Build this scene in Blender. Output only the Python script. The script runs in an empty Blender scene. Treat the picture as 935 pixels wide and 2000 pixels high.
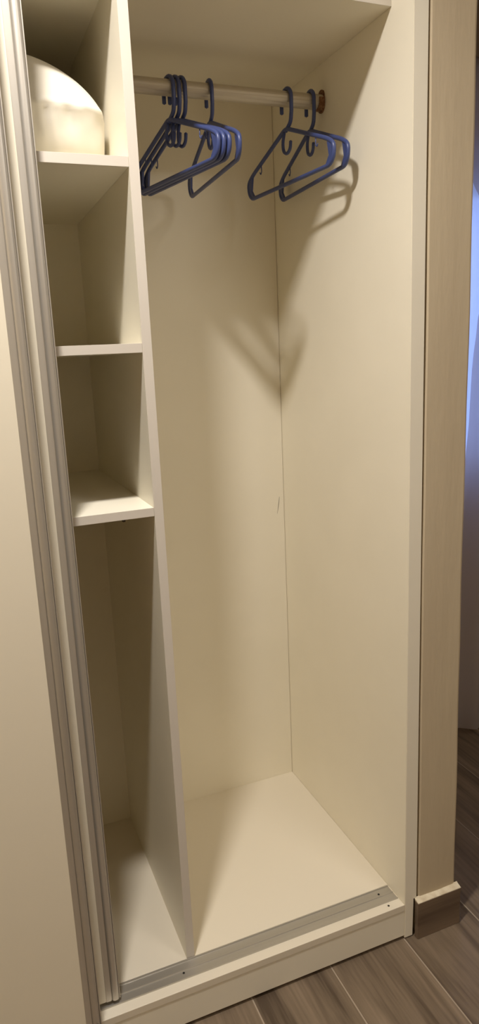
import bpy, bmesh, math, random
from mathutils import Vector, Matrix
random.seed(7)

# ------------------------------------------------------------------ camera, world, light, exposure
scene = bpy.context.scene
col = scene.collection
yaw, pit, rol = math.radians(21.481), math.radians(-12.7934), math.radians(-2.5957)
fwd = Vector((math.sin(yaw) * math.cos(pit), math.cos(yaw) * math.cos(pit), math.sin(pit)))
rgt = Vector((math.cos(yaw), -math.sin(yaw), 0))
upv = rgt.cross(fwd)
r_ = math.cos(rol) * rgt + math.sin(rol) * upv
u_ = -math.sin(rol) * rgt + math.cos(rol) * upv
cd = bpy.data.cameras.new('camera')
cam = bpy.data.objects.new('camera', cd)
col.objects.link(cam)
M = Matrix((r_, u_, -fwd)).transposed().to_4x4()
M.translation = Vector((-0.3549, -1.3133, 1.4625))
cam.matrix_world = M
cd.sensor_fit = 'VERTICAL'
cd.sensor_height = 36.0
cd.lens = 36.0 * 1361.37 / 2000.0
cd.clip_start = 0.02
scene.camera = cam

world = bpy.data.worlds.new('evening_sky')
scene.world = world
world.use_nodes = True  # dusk light outside the window
bgn = world.node_tree.nodes['Background']
bgn.inputs['Color'].default_value = (0.30, 0.45, 1.0, 1)
bgn.inputs['Strength'].default_value = 3.6

LAMP_POS = (-0.335, -0.516, 2.664)
LAMP_POWER = 24.0
LAMP_COLOR = (1.0, 0.93, 0.85)
LAMP_SIZE = 0.125
LAMP_SPREAD = math.radians(150)
FILL_POS = (1.0, -1.70, 2.664)  # added fill light, unseen, lifts the front-facing surfaces
FILL_POWER = 14.0
FILL_SIZE = 0.60

vs = scene.view_settings
vs.view_transform = 'Standard'
vs.look = 'None'
vs.gamma = 1.0
vs.use_curve_mapping = False
vs.exposure = 0.0
scene.cycles.max_bounces = 14
scene.cycles.diffuse_bounces = 10
scene.cycles.glossy_bounces = 6
scene.cycles.transmission_bounces = 8

# ------------------------------------------------------------------ materials
def mat(name, color, rough=0.5, metal=0.0, spec=0.5):
    m = bpy.data.materials.new(name)
    m.use_nodes = True
    b = m.node_tree.nodes['Principled BSDF']
    b.inputs['Base Color'].default_value = (*color, 1)
    b.inputs['Roughness'].default_value = rough
    b.inputs['Metallic'].default_value = metal
    b.inputs['Specular IOR Level'].default_value = spec
    return m

def nodes(m):
    nt = m.node_tree
    return nt, nt.nodes, nt.links, nt.nodes['Principled BSDF']

def noise_color(m, c1, c2, scale, stretch=(1, 1, 1), lo=0.35, hi=0.65, detail=4, coord='Object', bump=0.0, bscale=None):
    nt, N, L, b = nodes(m)
    tc = N.new('ShaderNodeTexCoord')
    mp = N.new('ShaderNodeMapping')
    mp.inputs['Scale'].default_value = stretch
    L.new(tc.outputs[coord], mp.inputs['Vector'])
    nz = N.new('ShaderNodeTexNoise')
    nz.inputs['Scale'].default_value = scale
    nz.inputs['Detail'].default_value = detail
    L.new(mp.outputs['Vector'], nz.inputs['Vector'])
    rp = N.new('ShaderNodeValToRGB')
    rp.color_ramp.elements[0].position = lo
    rp.color_ramp.elements[0].color = (*c1, 1)
    rp.color_ramp.elements[1].position = hi
    rp.color_ramp.elements[1].color = (*c2, 1)
    L.new(nz.outputs['Fac'], rp.inputs['Fac'])
    L.new(rp.outputs['Color'], b.inputs['Base Color'])
    if bump:
        n2 = nz
        if bscale:
            n2 = N.new('ShaderNodeTexNoise')
            n2.inputs['Scale'].default_value = bscale
            n2.inputs['Detail'].default_value = 5
            L.new(mp.outputs['Vector'], n2.inputs['Vector'])
        bp = N.new('ShaderNodeBump')
        bp.inputs['Strength'].default_value = bump
        bp.inputs['Distance'].default_value = 0.002
        L.new(n2.outputs['Fac'], bp.inputs['Height'])
        L.new(bp.outputs['Normal'], b.inputs['Normal'])
    return m

MEL = (0.86, 0.82, 0.70)
m_mel = mat('cream_melamine', MEL, 0.42, 0, 0.4)
noise_color(m_mel, (0.85, 0.81, 0.69), (0.87, 0.83, 0.71), 6, (1, 1, 1), bump=0.03, bscale=700)
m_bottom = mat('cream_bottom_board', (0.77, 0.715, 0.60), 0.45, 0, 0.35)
m_door = mat('cream_door_board', (0.84, 0.79, 0.66), 0.38, 0, 0.4)
m_edge = mat('cream_edge_band_dimmed', (0.67, 0.625, 0.56), 0.45, 0, 0.3)  # slightly pinker band, darkened in colour to tame lamp light on front edges
m_alu = mat('brushed_aluminium', (0.60, 0.57, 0.52), 0.40, 0.7)
noise_color(m_alu, (0.56, 0.53, 0.48), (0.64, 0.61, 0.56), 40, (1, 1, 0.02), detail=3)
m_track = mat('track_aluminium', (0.52, 0.50, 0.46), 0.42, 0.75)
noise_color(m_track, (0.48, 0.46, 0.42), (0.55, 0.53, 0.49), 30, (0.03, 1, 1), detail=3)
m_rail = mat('satin_aluminium_rail', (0.60, 0.55, 0.46), 0.48, 0.55)
m_rust = mat('rusty_bracket', (0.22, 0.10, 0.04), 0.7, 0.3)
noise_color(m_rust, (0.13, 0.05, 0.02), (0.34, 0.19, 0.09), 160, lo=0.35, hi=0.7)
m_dark = mat('dark_hole', (0.012, 0.010, 0.009), 0.8)
m_screw = mat('dark_screw', (0.09, 0.075, 0.06), 0.5, 0.6)
m_pillow = mat('white_pillow_cotton', (0.70, 0.665, 0.585), 0.6, 0, 0.35)
m_pillow.node_tree.nodes['Principled BSDF'].inputs['Sheen Weight'].default_value = 0.15
m_blue = mat('blue_plastic', (0.046, 0.070, 0.215), 0.38, 0, 0.6)
m_wall = mat('cream_wall_paint', (0.66, 0.58, 0.46), 0.75, 0, 0.25)
noise_color(m_wall, (0.54, 0.455, 0.325), (0.58, 0.495, 0.355), 4, (3, 3, 0.5), bump=0.35, bscale=30)
m_ceil = mat('white_ceiling_paint', (0.72, 0.69, 0.60), 0.85, 0, 0.2)
m_grout = mat('pale_grout', (0.40, 0.33, 0.255), 0.9, 0, 0.1)
m_cap = mat('cream_grout_cap', (0.72, 0.64, 0.48), 0.8, 0, 0.2)
noise_color(m_cap, (0.62, 0.53, 0.38), (0.78, 0.71, 0.55), 45, bump=0.5, bscale=120)

def plank_mat(name, dark, light, axis):
    m = mat(name, light, 0.42, 0, 0.4)
    nt, N, L, b = nodes(m)
    tc = N.new('ShaderNodeTexCoord')
    oi = N.new('ShaderNodeObjectInfo')
    ad = N.new('ShaderNodeVectorMath'); ad.operation = 'ADD'
    sc = N.new('ShaderNodeVectorMath'); sc.operation = 'SCALE'
    cx = N.new('ShaderNodeCombineXYZ')
    for i in range(3):
        L.new(oi.outputs['Random'], cx.inputs[i])
    L.new(cx.outputs[0], sc.inputs[0]); sc.inputs['Scale'].default_value = 37.0
    L.new(tc.outputs['Object'], ad.inputs[0]); L.new(sc.outputs[0], ad.inputs[1])
    mp = N.new('ShaderNodeMapping')
    s = [16, 16, 16]; s[axis] = 1.3
    mp.inputs['Scale'].default_value = s
    L.new(ad.outputs[0], mp.inputs['Vector'])
    n1 = N.new('ShaderNodeTexNoise'); n1.inputs['Scale'].default_value = 1.0; n1.inputs['Detail'].default_value = 6
    n1.inputs['Distortion'].default_value = 0.9
    L.new(mp.outputs[0], n1.inputs['Vector'])
    mp2 = N.new('ShaderNodeMapping')
    s2 = [130, 130, 130]; s2[axis] = 6
    mp2.inputs['Scale'].default_value = s2
    L.new(ad.outputs[0], mp2.inputs['Vector'])
    n2 = N.new('ShaderNodeTexNoise'); n2.inputs['Scale'].default_value = 1.0; n2.inputs['Detail'].default_value = 4
    L.new(mp2.outputs[0], n2.inputs['Vector'])
    mx = N.new('ShaderNodeMath'); mx.operation = 'MULTIPLY_ADD'
    L.new(n2.outputs['Fac'], mx.inputs[0]); mx.inputs[1].default_value = 0.35
    L.new(n1.outputs['Fac'], mx.inputs[2])
    rp = N.new('ShaderNodeValToRGB')
    e = rp.color_ramp.elements
    e[0].position = 0.45; e[0].color = (*dark, 1)
    e[1].position = 0.88; e[1].color = (*light, 1)
    mid = e.new(0.66); mid.color = (*[(a * 0.45 + c * 0.55) for a, c in zip(dark, light)], 1)
    L.new(mx.outputs[0], rp.inputs['Fac'])
    L.new(rp.outputs['Color'], b.inputs['Base Color'])
    bp = N.new('ShaderNodeBump'); bp.inputs['Strength'].default_value = 0.15; bp.inputs['Distance'].default_value = 0.001
    L.new(n2.outputs['Fac'], bp.inputs['Height']); L.new(bp.outputs[0], b.inputs['Normal'])
    return m
m_plank = plank_mat('wood_look_tile', (0.085, 0.060, 0.040), (0.27, 0.205, 0.142), 1)
m_base = plank_mat('wood_look_skirting', (0.10, 0.068, 0.045), (0.20, 0.145, 0.10), 0)

def cloth(name, color, trans, transp):
    m = bpy.data.materials.new(name); m.use_nodes = True
    nt = m.node_tree; N = nt.nodes; L = nt.links
    N.remove(N['Principled BSDF'])
    out = N['Material Output']
    d = N.new('ShaderNodeBsdfDiffuse'); d.inputs['Color'].default_value = (*color, 1)
    t = N.new('ShaderNodeBsdfTranslucent'); t.inputs['Color'].default_value = (*color, 1)
    p = N.new('ShaderNodeBsdfTransparent')
    a = N.new('ShaderNodeMixShader'); a.inputs[0].default_value = trans
    L.new(d.outputs[0], a.inputs[1]); L.new(t.outputs[0], a.inputs[2])
    c = N.new('ShaderNodeMixShader'); c.inputs[0].default_value = transp
    L.new(a.outputs[0], c.inputs[1]); L.new(p.outputs[0], c.inputs[2])
    L.new(c.outputs[0], out.inputs['Surface'])
    return m
m_sheer = cloth('sheer_curtain_cloth', (0.82, 0.80, 0.80), 0.72, 0.06)
m_drape = cloth('pale_drape_cloth', (0.70, 0.64, 0.63), 0.60, 0.22)
m_glass = mat('window_glass', (1, 1, 1), 0.0)
m_glass.node_tree.nodes['Principled BSDF'].inputs['Transmission Weight'].default_value = 1.0
m_wframe = mat('white_window_frame', (0.75, 0.74, 0.72), 0.4)
m_lamp = bpy.data.materials.new('lamp_diffuser'); m_lamp.use_nodes = True
_b = m_lamp.node_tree.nodes['Principled BSDF']
_b.inputs['Emission Color'].default_value = (*LAMP_COLOR, 1)
_b.inputs['Emission Strength'].default_value = 4.0

# ------------------------------------------------------------------ helpers
def link(name, me, m=None, parent=None, kind=None):
    o = bpy.data.objects.new(name, me)
    col.objects.link(o)
    if m is not None:
        me.materials.append(m)
    if parent is not None:
        o.parent = parent
        o.matrix_parent_inverse = Matrix.Identity(4)
        o.location = -parent_origin(parent)
    if kind:
        o['kind'] = kind
    return o

def parent_origin(p):
    v = Vector((0, 0, 0))
    while p is not None:
        v += p.location
        p = p.parent
    return v

def tag(o, label, cat, group=None):
    o['label'] = label
    o['category'] = cat
    if group:
        o['group'] = group
    return o

def empty(name, loc):
    o = bpy.data.objects.new(name, None)
    o.empty_display_size = 0.1
    col.objects.link(o)
    o.location = loc
    return o

def bm_obj(name, bm, m=None, parent=None, smooth=False, kind=None):
    me = bpy.data.meshes.new(name)
    bmesh.ops.recalc_face_normals(bm, faces=bm.faces)
    bm.to_mesh(me)
    bm.free()
    if smooth:
        for p in me.polygons:
            p.use_smooth = True
    return link(name, me, m, parent, kind)

def add_box(bm, x0, x1, y0, y1, z0, z1, bevel=0.0, seg=2):
    r = bmesh.ops.create_cube(bm, size=1.0)
    vs_ = r['verts']
    for v in vs_:
        v.co = Vector(((x0 + x1) / 2 + v.co.x * (x1 - x0), (y0 + y1) / 2 + v.co.y * (y1 - y0), (z0 + z1) / 2 + v.co.z * (z1 - z0)))
    if bevel:
        es = list({e for v in vs_ for e in v.link_edges})
        bmesh.ops.bevel(bm, geom=es, offset=bevel, segments=seg, affect='EDGES', profile=0.5)

def box(name, x0, x1, y0, y1, z0, z1, m, parent=None, bevel=0.0, kind=None):
    bm = bmesh.new()
    add_box(bm, x0, x1, y0, y1, z0, z1, bevel)
    return bm_obj(name, bm, m, parent, kind=kind)

def prism(bm, pts, axis, a, b):
    """closed polygon extruded from a to b along axis; pts are the two other coordinates in xyz order"""
    def mk(p, t):
        l = list(p); l.insert(axis, t); return bm.verts.new(l)
    A = [mk(p, a) for p in pts]; B = [mk(p, b) for p in pts]
    bm.faces.new(A); bm.faces.new(B[::-1])
    n = len(pts)
    for i in range(n):
        bm.faces.new((A[i], A[(i + 1) % n], B[(i + 1) % n], B[i]))

def fillet(pts, rads, closed=False, seg=5):
    out = []
    n = len(pts)
    P = [Vector(p) for p in pts]
    for i in range(n):
        if not closed and i in (0, n - 1):
            out.append(P[i]); continue
        a, b, c = P[i - 1], P[i], P[(i + 1) % n]
        r = rads[i] if isinstance(rads, (list, tuple)) else rads
        d1 = (a - b); d2 = (c - b)
        k = min(r, d1.length * 0.48, d2.length * 0.48)
        p0 = b + d1.normalized() * k; p2 = b + d2.normalized() * k
        for j in range(seg + 1):
            t = j / seg
            out.append((1 - t) ** 2 * p0 + 2 * t * (1 - t) * b + t * t * p2)
    return out

def tube(bm, pts, r, closed=False, n=10, up=Vector((1, 0, 0)), squash=1.0):
    P = [Vector(p) for p in pts]
    N_ = len(P)
    rings = []
    for i in range(N_):
        if closed:
            t = P[(i + 1) % N_] - P[i - 1]
        else:
            t = P[min(i + 1, N_ - 1)] - P[max(i - 1, 0)]
        t.normalize()
        a = (up - t * up.dot(t)).normalized()
        b = t.cross(a)
        rr = r[i] if isinstance(r, (list, tuple)) else r
        rings.append([bm.verts.new(P[i] + a * rr * squash * math.cos(2 * math.pi * k / n) + b * rr * math.sin(2 * math.pi * k / n)) for k in range(n)])
    for i in range(N_ if closed else N_ - 1):
        A, B = rings[i], rings[(i + 1) % N_]
        for k in range(n):
            bm.faces.new((A[k], A[(k + 1) % n], B[(k + 1) % n], B[k]))
    if not closed:
        for ring, sgn in ((rings[0], -1), (rings[-1], 1)):
            i = 0 if sgn < 0 else N_ - 1
            j = 1 if sgn < 0 else N_ - 2
            rr = r[i] if isinstance(r, (list, tuple)) else r
            tip = bm.verts.new(P[i] + (P[i] - P[j]).normalized() * rr * 0.6)
            for k in range(n):
                bm.faces.new((ring[k], ring[(k + 1) % n], tip))

# ------------------------------------------------------------------ dimensions (metres)
W = 0.529          # inner face of the right side panel; x = 0 is the divider's right face
D = 0.560          # back panel; y = 0 is the front of shelves and divider
TD = 0.0185        # divider
TS = 0.0172        # shelves
ZB = 0.102         # top of bottom panel
HT = 2.111         # underside of top shelf
YF = -0.0735       # front edge of the side panels
YT = -0.049        # front lip of the track
XL = -1.16         # inner face of the left side panel
ZTOP = 2.46
Z1, Z2, Z3 = 1.7946, 1.4724, 1.1562
CEIL = 2.68
RX0, RX1, RY0, RY1 = -1.185, 2.70, -2.35, 0.78

# ------------------------------------------------------------------ the room
floor = box('floor', RX0 - 0.1, RX1 + 0.1, RY0 - 0.1, RY1 + 0.1, -0.06, -0.0008, m_grout, kind='structure')
PW = 0.2085
x_first = 0.1118
k0 = math.ceil((RX0 - x_first) / PW) - 1
plank_mesh = {}
def plank(x0, x1, y0, y1):
    key = (round(x1 - x0, 4), round(y1 - y0, 4))
    if key not in plank_mesh:
        bm = bmesh.new()
        w, l = key
        add_box(bm, -w / 2, w / 2, -l / 2, l / 2, -0.01, 0.0, 0.0005, 1)
        me = bpy.data.meshes.new('plank'); bm.to_mesh(me); bm.free()
        me.materials.append(m_plank)
        plank_mesh[key] = me
    o = bpy.data.objects.new('plank', plank_mesh[key])
    col.objects.link(o)
    o.parent = floor
    o.location = ((x0 + x1) / 2, (y0 + y1) / 2, 0)
G = 0.0017
PL = 1.2
for k in range(k0, k0 + 21):
    xa, xb = x_first + k * PW + G, x_first + (k + 1) * PW - G
    xa, xb = max(xa, RX0), min(xb, RX1)
    if xb - xa < 0.02:
        continue
    off = {3: -0.47, 4: -0.20, 5: -0.50}.get(k, (-0.66, -0.86, -0.47)[k % 3])
    ymax = -0.062 if xb < 0.56 else RY1
    edges = [off + j * PL for j in range(-3, 4)]
    for a in edges:
        ya, yb = max(a + G, RY0), min(a + PL - G, ymax)
        if yb - ya > 0.03:
            plank(xa, xb, ya, yb)

box('ceiling', RX0 - 0.1, RX1 + 0.1, RY0 - 0.1, RY1 + 0.1, CEIL, CEIL + 0.1, m_ceil, kind='structure')
box('wall_left', RX0 - 0.1, RX0, RY0 - 0.1, RY1 + 0.1, -0.06, CEIL, m_wall, kind='structure')
box('wall_right', RX1, RX1 + 0.1, RY0 - 0.1, RY1 + 0.1, -0.06, CEIL, m_wall, kind='structure')
box('wall_front', RX0, RX1, RY0 - 0.1, RY0, -0.06, CEIL, m_wall, kind='structure')
# window wall: four pieces around the opening in one mesh
WX0, WX1, WZ0, WZ1 = 0.98, 2.30, 0.98, 2.02
bm = bmesh.new()
add_box(bm, RX0, WX0, RY1, RY1 + 0.1, -0.06, CEIL)
add_box(bm, WX1, RX1, RY1, RY1 + 0.1, -0.06, CEIL)
add_box(bm, WX0, WX1, RY1, RY1 + 0.1, -0.06, WZ0)
add_box(bm, WX0, WX1, RY1, RY1 + 0.1, WZ1, CEIL)
bm_obj('wall_back', bm, m_wall, kind='structure')
bm = bmesh.new()
for a in ((WX0, WX0 + 0.05, WZ0, WZ1), (WX1 - 0.05, WX1, WZ0, WZ1), (WX0 + 0.05, WX1 - 0.05, WZ0, WZ0 + 0.05), (WX0 + 0.05, WX1 - 0.05, WZ1 - 0.05, WZ1), ((WX0 + WX1) / 2 - 0.03, (WX0 + WX1) / 2 + 0.03, WZ0 + 0.05, WZ1 - 0.05)):
    add_box(bm, a[0], a[1], RY1 + 0.03, RY1 + 0.08, a[2], a[3], 0.003, 1)
win = bm_obj('window_1', bm, m_wframe, kind='structure')
for a, b in ((WX0 + 0.05, (WX0 + WX1) / 2 - 0.03), ((WX0 + WX1) / 2 + 0.03, WX1 - 0.05)):
    box('pane', a, b, RY1 + 0.052, RY1 + 0.058, WZ0 + 0.05, WZ1 - 0.05, m_glass, win)

# end of the partition wall beside the wardrobe, softly uneven plaster arris
PX0, PX1 = 0.569, 0.680
bm = bmesh.new()
nz_ = 60
prof = []
for i in range(nz_ + 1):
    z = CEIL * i / nz_
    wob = 0.0012 * math.sin(z * 5.1) + 0.0007 * math.sin(z * 17 + 1)
    prof.append((z, wob))
rows = []
for z, w in prof:
    x1 = PX1 + w; x0 = PX0 + 0.5 * w
    rows.append([bm.verts.new(p) for p in ((x0, RY1, z), (x0, YF + 0.003, z), (x0 + 0.003, YF, z), ((x0 + x1) / 2, YF - 0.0008, z), (x1 - 0.006, YF, z), (x1 - 0.0015, YF + 0.0018, z), (x1, YF + 0.007, z), (x1, RY1, z))])
for A, B in zip(rows[:-1], rows[1:]):
    for k in range(8):
        bm.faces.new((A[k], A[(k + 1) % 8], B[(k + 1) % 8], B[k]))
bm.faces.new(rows[0]); bm.faces.new(rows[-1][::-1])
bm_obj('wall_partition', bm, m_wall, kind='structure')

# wood-look skirting round the wall end
BH = 0.105
bm = bmesh.new()
add_box(bm, 0.5575, 0.6880, -0.0885, YF - 0.001, 0.0, BH, 0.0012, 1)
sk = bm_obj('baseboard_partition', bm, m_base, kind='structure')
box('skirting_return', 0.682, 0.690, YF, RY1, 0.0, BH, m_base, sk, 0.0008)
bm = bmesh.new()
prism(bm, [(-0.0885, BH), (-0.0740, BH), (-0.0722, BH + 0.0075), (-0.0745, BH + 0.0055), (-0.0880, BH + 0.0015)], 0, 0.5580, 0.6885)
box_cap = bm_obj('grout_cap', bm, m_cap, sk)

# ------------------------------------------------------------------ wardrobe
ward = empty('wardrobe', (W, YF, 0))
tag(ward, 'open cream melamine wardrobe with shelf column, hanging bay and sliding doors', 'wardrobe')
BV = 0.0009
# right side panel with the skirting notch at its foot
bm = bmesh.new()
prism(bm, [(W, 0.003), (W + 0.024, 0.003), (W + 0.024, 0.112), (W + 0.0345, 0.112), (W + 0.0345, ZTOP), (W, ZTOP)], 1, YF, D + 0.01)
bmesh.ops.bevel(bm, geom=[e for e in bm.edges if all(abs(v.co.y - YF) < 1e-5 for v in e.verts)], offset=0.0012, segments=2, affect='EDGES')
bm_obj('side_panel', bm, m_mel, ward)
box('side_panel', XL - 0.024, XL, YF, D + 0.01, 0.003, ZTOP, m_mel, ward, BV)
backp = box('back_panel', XL, W - 0.0013, D, D + 0.008, 0.05, ZTOP, m_mel, ward)
box('top_panel', XL, W, YF, D, ZTOP - 0.02, ZTOP, m_mel, ward, BV)
box('bottom_panel', XL, W - 0.0004, YF, D, ZB - 0.018, ZB, m_bottom, ward, BV)
box('plinth', XL, W - 0.0004, YF + 0.0014, YF + 0.020, 0.010, ZB - 0.018, m_mel, ward, BV)
dv = box('divider', -TD, 0.0, 0.0008, D, ZB, HT, m_mel, ward)
box('dimmed_edge_band', -TD, 0.0, 0.0, 0.0008, ZB, HT, m_edge, dv, 0.0003)
SX = -0.492
box('divider', SX - TD, SX, 0.0, D, ZB, HT, m_mel, ward, BV)
tsh = box('shelf', XL, W - 0.0004, 0.0008, D, HT, HT + 0.018, m_mel, ward)
box('dimmed_edge_band', XL, W - 0.0004, 0.0, 0.0008, HT, HT + 0.018, m_edge, tsh, 0.0003)
sh = box('shelf', SX, -TD - 0.0003, 0.0018, D, Z1, Z1 + TS, m_mel, ward)
box('dimmed_edge_band', SX, -TD - 0.0003, 0.001, 0.0018, Z1, Z1 + TS, m_edge, sh, 0.0003)
sh = box('shelf', SX, -TD - 0.0003, 0.0018, D, Z2, Z2 + TS, m_mel, ward)
box('dimmed_edge_band', SX, -TD - 0.0003, 0.001, 0.0018, Z2, Z2 + TS, m_edge, sh, 0.0003)
sh3 = box('shelf', SX, -TD - 0.0003, 0.0018, D, Z3, Z3 + TS, m_mel, ward)
box('dimmed_edge_band', SX, -TD - 0.0003, 0.001, 0.0018, Z3, Z3 + TS, m_edge, sh3, 0.0003)
# little shelf support under the lowest shelf
bm = bmesh.new()
add_box(bm, -0.080, -0.066, 0.030, 0.046, Z3 - 0.007, Z3, 0.001, 1)
add_box(bm, -0.076, -0.070, 0.034, 0.042, Z3 - 0.012, Z3 - 0.007, 0.001, 1)
bm_obj('shelf_fitting', bm, m_screw, sh3)
# hair-thin scuffs on the back panel and floor of the hanging bay
def scuff(name, pts, r, par, upx):
    bm = bmesh.new()
    tube(bm, pts, r, n=5, up=upx)
    return bm_obj(name, bm, m_screw, par)
scuff('scratch', [(0.5135, D - 0.0002, 1.036), (0.5115, D - 0.0002, 1.020), (0.5085, D - 0.0002, 1.003), (0.5050, D - 0.0002, 0.985)], [0.0003, 0.0007, 0.0006, 0.0002], backp, Vector((1, 0, 0)))

# bottom track
bm = bmesh.new()
tp = [(YT, ZB), (YT, ZB + 0.0035), (YT + 0.0025, ZB + 0.0035), (YT + 0.0035, ZB + 0.0015), (YT + 0.021, ZB + 0.0012), (YT + 0.0222, ZB + 0.0030), (YT + 0.0245, ZB + 0.0030), (YT + 0.0257, ZB + 0.0012),
      (-0.0050, ZB + 0.0012), (-0.0042, ZB + 0.0035), (-0.0015, ZB + 0.0035), (-0.0015, ZB)]
prism(bm, tp, 0, XL + 0.001, W - 0.004)
track = bm_obj('door_track', bm, m_track, ward)
def screw_hole(x, y, z, par, r=0.0028):
    bm = bmesh.new()
    bmesh.ops.create_cone(bm, cap_ends=True, segments=14, radius1=r, radius2=r * 0.9, depth=0.0008, matrix=Matrix.Translation((x, y, z + 0.0004)))
    o = bm_obj('screw_hole', bm, m_dark, par)
    bm = bmesh.new()
    bmesh.ops.create_cone(bm, cap_ends=True, segments=14, radius1=r * 0.55, radius2=r * 0.45, depth=0.0006, matrix=Matrix.Translation((x, y, z + 0.0010)))
    return o
screw_hole(0.4880, -0.0180, ZB + 0.0013, track)
screw_hole(-0.0370, -0.0330, ZB + 0.0013, track)
bp_ = [o for o in ward.children if o.name.startswith('bottom_panel')][0]
screw_hole(0.4905, -0.0590, ZB, bp_)

# sliding doors: board with an extruded aluminium handle profile on its closing edge
def profile_pts(x0, yfront, th):
    """cross-section of the handle profile, x from left to right, front at yfront (negative towards the room)"""
    p = [(x0, yfront + th), (x0, yfront), (x0 + 0.0108, yfront), (x0 + 0.0111, yfront + 0.0028), (x0 + 0.0117, yfront + 0.0028)]
    cx, rad = x0 + 0.0199, 0.0080
    for i in range(13):
        a = math.pi - math.pi * i / 12 * 0.88
        p.append((cx + rad * math.cos(a), yfront + 0.0028 - 0.0062 * math.sin(a)))
    p += [(x0 + 0.0280, yfront + 0.0030), (x0 + 0.0284, yfront + 0.0004), (x0 + 0.0300, yfront + 0.0004), (x0 + 0.0300, yfront + th)]
    return p
def sliding_door(xr, width, yfront, th, z0, z1):
    d = box('sliding_door', xr - width, xr - 0.030, yfront + 0.001, yfront + th - 0.001, z0, z1, m_door, ward, 0.0006)
    bm = bmesh.new()
    pts = profile_pts(xr - 0.030, yfront, th)
    prism(bm, pts, 2, z0, z1)
    bm_obj('handle_profile', bm, m_alu, d)
    bm = bmesh.new()
    prism(bm, [(2 * (xr - width) + 0.030 - (x - (xr - 0.030)) - (xr - width), y) for x, y in pts][::-1], 2, z0, z1)
    bm_obj('handle_profile', bm, m_alu, d)
    return d
rear = sliding_door(-0.1835, 0.86, -0.0445, 0.022, ZB + 0.012, 2.42)
front = sliding_door(-0.2345, 0.86, -0.1040, 0.026, 0.060, 2.42)
front_prof = front.children[0]
bm = bmesh.new()
bmesh.ops.create_cone(bm, cap_ends=True, segments=16, radius1=0.0042, radius2=0.0036, depth=0.003, matrix=Matrix.Translation((-0.2440, -0.1095, 0.134)) @ Matrix.Rotation(math.pi / 2, 4, 'X'))
o = bm_obj('screw_head', bm, m_screw, front)

# hanging rail, fluted tube, and its rusty socket
RY, RZ, RR = 0.285, 2.0290, 0.0165
bm = bmesh.new()
nn = 48
ptsr = []
for i in range(nn):
    a = 2 * math.pi * i / nn
    rr = RR * (1.0 - 0.045 * (1 if (i % 6) in (0, 1) else 0))
    ptsr.append((RY + rr * math.cos(a), RZ + rr * math.sin(a)))
prism(bm, ptsr, 0, 0.0005, W - 0.003)
rail = bm_obj('hanging_rail', bm, m_rail, ward)
bm = bmesh.new()
fl = []
for i in range(24):
    a = 2 * math.pi * i / 24
    fl.append((RY + 0.0150 * math.cos(a), RZ + 0.002 + 0.0100 * (1 if math.sin(a) > 0 else -1) * (1 if abs(math.sin(a)) > 1e-6 else 0) + 0.0150 * math.sin(a)))
prism(bm, fl, 0, W - 0.003, W - 0.0002)
# open cup under the rail end
cup = []
for i in range(17):
    a = math.pi + math.pi * i / 16
    cup.append((RY + 0.0195 * math.cos(a), RZ + 0.0195 * math.sin(a)))
for i in range(17):
    a = 2 * math.pi - math.pi * i / 16
    cup.append((RY + 0.0168 * math.cos(a), RZ + 0.0168 * math.sin(a)))
cup[0:0] = [(RY - 0.0168, RZ + 0.006), (RY - 0.0195, RZ + 0.006)]
prism(bm, cup, 0, W - 0.016, W - 0.003)
bm_obj('rail_socket', bm, m_rust, rail)

# ------------------------------------------------------------------ hangers (local: origin at rail centre, -y is the front end)
def U(pts):
    return [Vector((0, -u, z)) for u, z in pts]
TR = 0.0047
def make_hanger():
    root = empty('clothes_hanger', (0, 0, 0))
    # hook over the rail
    RH = RR + TR + 0.0003
    hp = [(-RH, -0.025), (-RH - 0.0002, -0.012), (-RH, 0.0)]
    for i in range(1, 12):
        a = math.pi - math.pi * i / 12
        hp.append((RH * math.cos(a), RH * math.sin(a)))
    hp += [(RH, 0.0), (RH - 0.0005, -0.02)]
    hp2 = U(hp) + fillet(U([(RH - 0.0005, -0.03), (RH - 0.005, -0.052), (-0.006, -0.066)]), 0.008)
    bm = bmesh.new()
    tube(bm, hp2, [TR * 0.95] * len(hp2), n=10)
    bm_obj('hook', bm, m_blue, root, True)
    # frame loop
    lo = [(-0.005, -0.060), (0.160, -0.124), (0.1875, -0.140), (0.1840, -0.166), (0.1700, -0.1795), (-0.178, -0.1795), (-0.192, -0.166), (-0.1955, -0.140), (-0.170, -0.124)]
    rd = [0.012, 0.02, 0.016, 0.012, 0.010, 0.010, 0.012, 0.016, 0.02]
    bm = bmesh.new()
    tube(bm, fillet(U(lo), rd, True, 5), TR, True, n=10)
    bm_obj('frame', bm, m_blue, root, True)
    for s in (1, -1):
        c = -0.004
        bm = bmesh.new()
        pl = [(c + s * 0.166, -0.125), (c + s * 0.1905, -0.142), (c + s * 0.187, -0.166), (c + s * 0.174, -0.178), (c + s * 0.160, -0.178), (c + s * 0.174, -0.160)]
        prism(bm, [(-u, z) for u, z in pl], 0, -0.0026, 0.0026)
        bm_obj('end_web', bm, m_blue, root)
        bm = bmesh.new()
        sx = c + s * 0.122; sz = -0.112
        tube(bm, fillet(U([(sx, sz), (sx - s * 0.001, sz - 0.014), (sx + s * 0.004, sz - 0.020), (sx + s * 0.008, sz - 0.014)]), 0.004), 0.0014, n=6)
        bm_obj('strap_hook', bm, m_blue, root, True)
    bm = bmesh.new()
    jp = fillet(U([(-0.012, -0.066), (-0.021, -0.088), (-0.018, -0.108), (-0.002, -0.116), (0.012, -0.108), (0.0145, -0.092)]), 0.010)
    tube(bm, jp, 0.0038, n=8)
    bm_obj('centre_hook', bm, m_blue, root, True)
    return root
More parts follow.
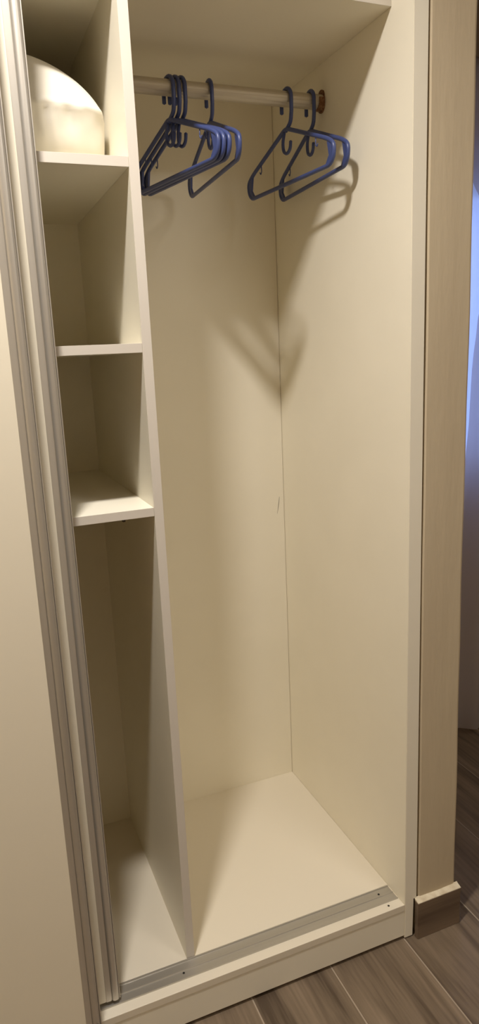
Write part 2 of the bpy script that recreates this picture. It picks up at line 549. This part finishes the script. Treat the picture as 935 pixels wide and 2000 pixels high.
def copy_tree(o):
    c = o.copy(); col.objects.link(c)
    for ch in list(o.children):
        k = ch.copy(); col.objects.link(k); k.parent = c
    return c
H0 = make_hanger()
spots = [
    (0.1535, 12.5, 'blue plastic hanger nearest the divider, leftmost of the bunched three'),
    (0.1665, 12.0, 'blue plastic hanger in the middle of the bunched three'),
    (0.1800, 11.5, 'blue plastic hanger, rightmost of the bunched three on the rail'),
    (0.2465, -2.7, 'blue plastic hanger hanging alone just right of the bunched three'),
    (0.4360, 5.5, 'blue plastic hanger second from the rusty rail socket, second from right'),
    (0.4975, -2.9, 'blue plastic hanger next to the rusty rail socket and right panel'),
]
for i, (hx, ang, lab) in enumerate(spots):
    h = H0 if i == 0 else copy_tree(H0)
    h.location = (hx, RY, RZ)
    h.rotation_euler = (0, 0, math.radians(ang))
    tag(h, lab, 'hanger', 'blue plastic hangers on the rail')

# ------------------------------------------------------------------ pillow on the top shelf
bm = bmesh.new()
PCX, PHW = -0.256, 0.2275
PY0, PY1 = 0.085, 0.470
ZP = Z1 + TS + 0.0005
def pil_top(x):
    s = min(1.0, abs(x - PCX) / PHW)
    return 0.085 + 0.141 * (1 - s ** 2.6) ** 0.5
nx, na = 150, 260
rings = []
for i in range(nx + 1):
    t = -1 + 2 * i / nx
    t = math.sin(t * math.pi / 2)
    x = PCX + PHW * t
    endf = (1 - abs(t) ** 7) ** (1 / 5.0) if abs(t) < 1 else 0.0
    h = pil_top(x)
    ring = []
    for j in range(na):
        a = 2 * math.pi * j / na
        ca, sa = math.cos(a), math.sin(a)
        # squarish below, domed above
        ex = 0.55
        cy = math.copysign(abs(ca) ** ex, ca)
        sz = math.copysign(abs(sa) ** (0.62 if sa > 0 else 0.45), sa)
        zc = 0.085
        z = zc + (h - zc) * sz if sa > 0 else zc + zc * sz
        depth = (PY1 - PY0) / 2
        fall = 1.0 - 0.16 * max(0.0, sz) ** 1.5
        y = (PY0 + PY1) / 2 - depth * cy * (0.72 + 0.28 * endf) * fall
        if ca > 0:
            # seam crease across the front with gathers below it
            zs = 0.098 + 0.003 * math.sin(x * 38 + 0.6) + 0.0012 * math.sin(x * 170)
            y += 0.002 * math.exp(-((z - zs - 0.001) / 0.003) ** 2)
            y -= 0.0025 * math.exp(-((z - zs - 0.006) / 0.006) ** 2)
            st = max(0.0, min(1.0, (zs - z) / 0.005))
            y += 0.0055 * st * st * (3 - 2 * st) + 0.026 * max(0.0, min(1.0, (zs - z) / 0.09))
            if z < zs:
                fd = math.exp(-((zs - z) / 0.038) ** 2) * st
                y -= fd * (0.0012 * math.sin(x * 210 + 45 * z + 3 * math.sin(x * 47)) + 0.0016 * math.sin(x * 97 - 60 * z))
        y += 0.0015 * math.sin(x * 40 + z * 55)
        ring.append(bm.verts.new((x, y, ZP + max(0.0, z))))
    rings.append(ring)
for A, B in zip(rings[:-1], rings[1:]):
    for k in range(na):
        bm.faces.new((A[k], A[(k + 1) % na], B[(k + 1) % na], B[k]))
bm.faces.new(rings[0]); bm.faces.new(rings[-1][::-1])
pillow = bm_obj('pillow', bm, m_pillow, None, True)
tag(pillow, 'plump white pillow resting on the top shelf of the column', 'pillow')

# ------------------------------------------------------------------ curtains by the window beyond the wall end
def curtain(name, m, x0f, x1, y, z0, z1, amp, wl, ph, th=0.0):
    bm = bmesh.new()
    nxx, nzz = 160, 40
    g = []
    for j in range(nzz + 1):
        z = z0 + (z1 - z0) * j / nzz
        xa = x0f(z)
        row = []
        for i in range(nxx + 1):
            s = i / nxx
            x = xa + (x1 - xa) * s
            d = (x1 - 1.25) * s
            yy = y + amp * math.sin(2 * math.pi * d / wl + ph) + 0.3 * amp * math.sin(2 * math.pi * d / wl * 2.3 + z * 0.8)
            row.append(bm.verts.new((x, yy, z)))
        g.append(row)
    for A, B in zip(g[:-1], g[1:]):
        for i in range(nxx):
            bm.faces.new((A[i], A[i + 1], B[i + 1], B[i]))
    return bm_obj(name, bm, m, None, True)
def lerp_tab(tab):
    def f(z):
        if z <= tab[0][0]: return tab[0][1]
        for (a, b), (c, d) in zip(tab[:-1], tab[1:]):
            if z <= c:
                t = (z - a) / (c - a); t = t * t * (3 - 2 * t)
                return b + (d - b) * t
        return tab[-1][1]
    return f
sheer = curtain('sheer_curtain', m_sheer, lambda z: 0.75, 2.5, 0.705, 0.03, 2.36, 0.018, 0.16, 0.4)
tag(sheer, 'thin sheer curtain glowing blue against the window beyond the wall', 'curtain')
dr = curtain('drape', m_drape, lerp_tab([(0.03, 1.250), (0.30, 1.245), (0.70, 1.249), (1.01, 1.265), (1.24, 1.281), (1.38, 1.286), (1.50, 1.300), (1.68, 1.335), (1.84, 1.335), (2.03, 1.243), (2.10, 1.256), (2.20, 1.235), (2.36, 1.23)]), 2.45, 0.620, 0.036, 2.36, 0.022, 0.21, 2.6)
tag(dr, 'pale fabric drape hanging to the floor beside the wall end', 'curtain')
# dark pelmet board that carries both curtains
bm = bmesh.new()
add_box(bm, 0.70, 2.55, 0.575, 0.590, 2.30, 2.62, 0.002, 1)
add_box(bm, 0.70, 2.55, 0.590, RY1 - 0.001, 2.585, 2.62, 0.002, 1)
m_pelm = mat('dark_wood_pelmet', (0.16, 0.115, 0.075), 0.5)
pel = bm_obj('pelmet', bm, m_pelm, None)
tag(pel, 'dark wooden pelmet board above the window curtains', 'pelmet')

# ------------------------------------------------------------------ ceiling downlight and added fill panel
def ceiling_lamp(pos, power, size, spread, label):
    lamp = empty('ceiling_lamp', (pos[0], pos[1], CEIL))
    tag(lamp, label, 'lamp')
    bm = bmesh.new()
    ringp = []
    for i in range(40):
        a = 2 * math.pi * i / 40
        ringp.append([bm.verts.new((pos[0] + r * math.cos(a), pos[1] + r * math.sin(a), z)) for r, z in ((0.068, CEIL - 0.004), (0.066, CEIL - 0.013), (0.088, CEIL - 0.011), (0.092, CEIL - 0.0005), (0.068, CEIL - 0.0005))])
    for i in range(40):
        A, B = ringp[i], ringp[(i + 1) % 40]
        for k in range(5):
            bm.faces.new((A[k], A[(k + 1) % 5], B[(k + 1) % 5], B[k]))
    bm_obj('trim_ring', bm, m_wframe, lamp, True)
    bm = bmesh.new()
    bmesh.ops.create_cone(bm, cap_ends=True, segments=40, radius1=0.067, radius2=0.067, depth=0.003, matrix=Matrix.Translation((pos[0], pos[1], CEIL - 0.006)))
    bm_obj('diffuser', bm, m_lamp, lamp)
    ld = bpy.data.lights.new('downlight', 'AREA')
    ld.shape = 'DISK'
    ld.size = size
    ld.energy = power
    ld.color = LAMP_COLOR
    ld.spread = spread
    lo = bpy.data.objects.new('downlight', ld)
    col.objects.link(lo)
    lo.location = pos
ceiling_lamp(LAMP_POS, LAMP_POWER, LAMP_SIZE, LAMP_SPREAD, 'round ceiling downlight just in front of the wardrobe')
# added square fill panel, out of view, brightens front-facing surfaces
def fill_panel(pos, power, size):
    lamp = empty('ceiling_fill_panel', (pos[0], pos[1], CEIL))
    tag(lamp, 'added square fill panel, unseen, on the ceiling farther out over the room', 'lamp')
    h = size / 2
    bm = bmesh.new()
    for a in ((-h - 0.02, h + 0.02, -h - 0.02, -h), (-h - 0.02, h + 0.02, h, h + 0.02), (-h - 0.02, -h, -h, h), (h, h + 0.02, -h, h)):
        add_box(bm, pos[0] + a[0], pos[0] + a[1], pos[1] + a[2], pos[1] + a[3], CEIL - 0.012, CEIL - 0.0005, 0.001, 1)
    bm_obj('frame', bm, m_wframe, lamp)
    box('diffuser', pos[0] - h, pos[0] + h, pos[1] - h, pos[1] + h, CEIL - 0.008, CEIL - 0.004, m_wframe, lamp)
    ld = bpy.data.lights.new('fill_glow', 'AREA')
    ld.shape = 'SQUARE'
    ld.size = size
    ld.energy = power
    ld.color = LAMP_COLOR
    lo = bpy.data.objects.new('fill_glow', ld)
    col.objects.link(lo)
    lo.location = pos
fill_panel(FILL_POS, FILL_POWER, FILL_SIZE)
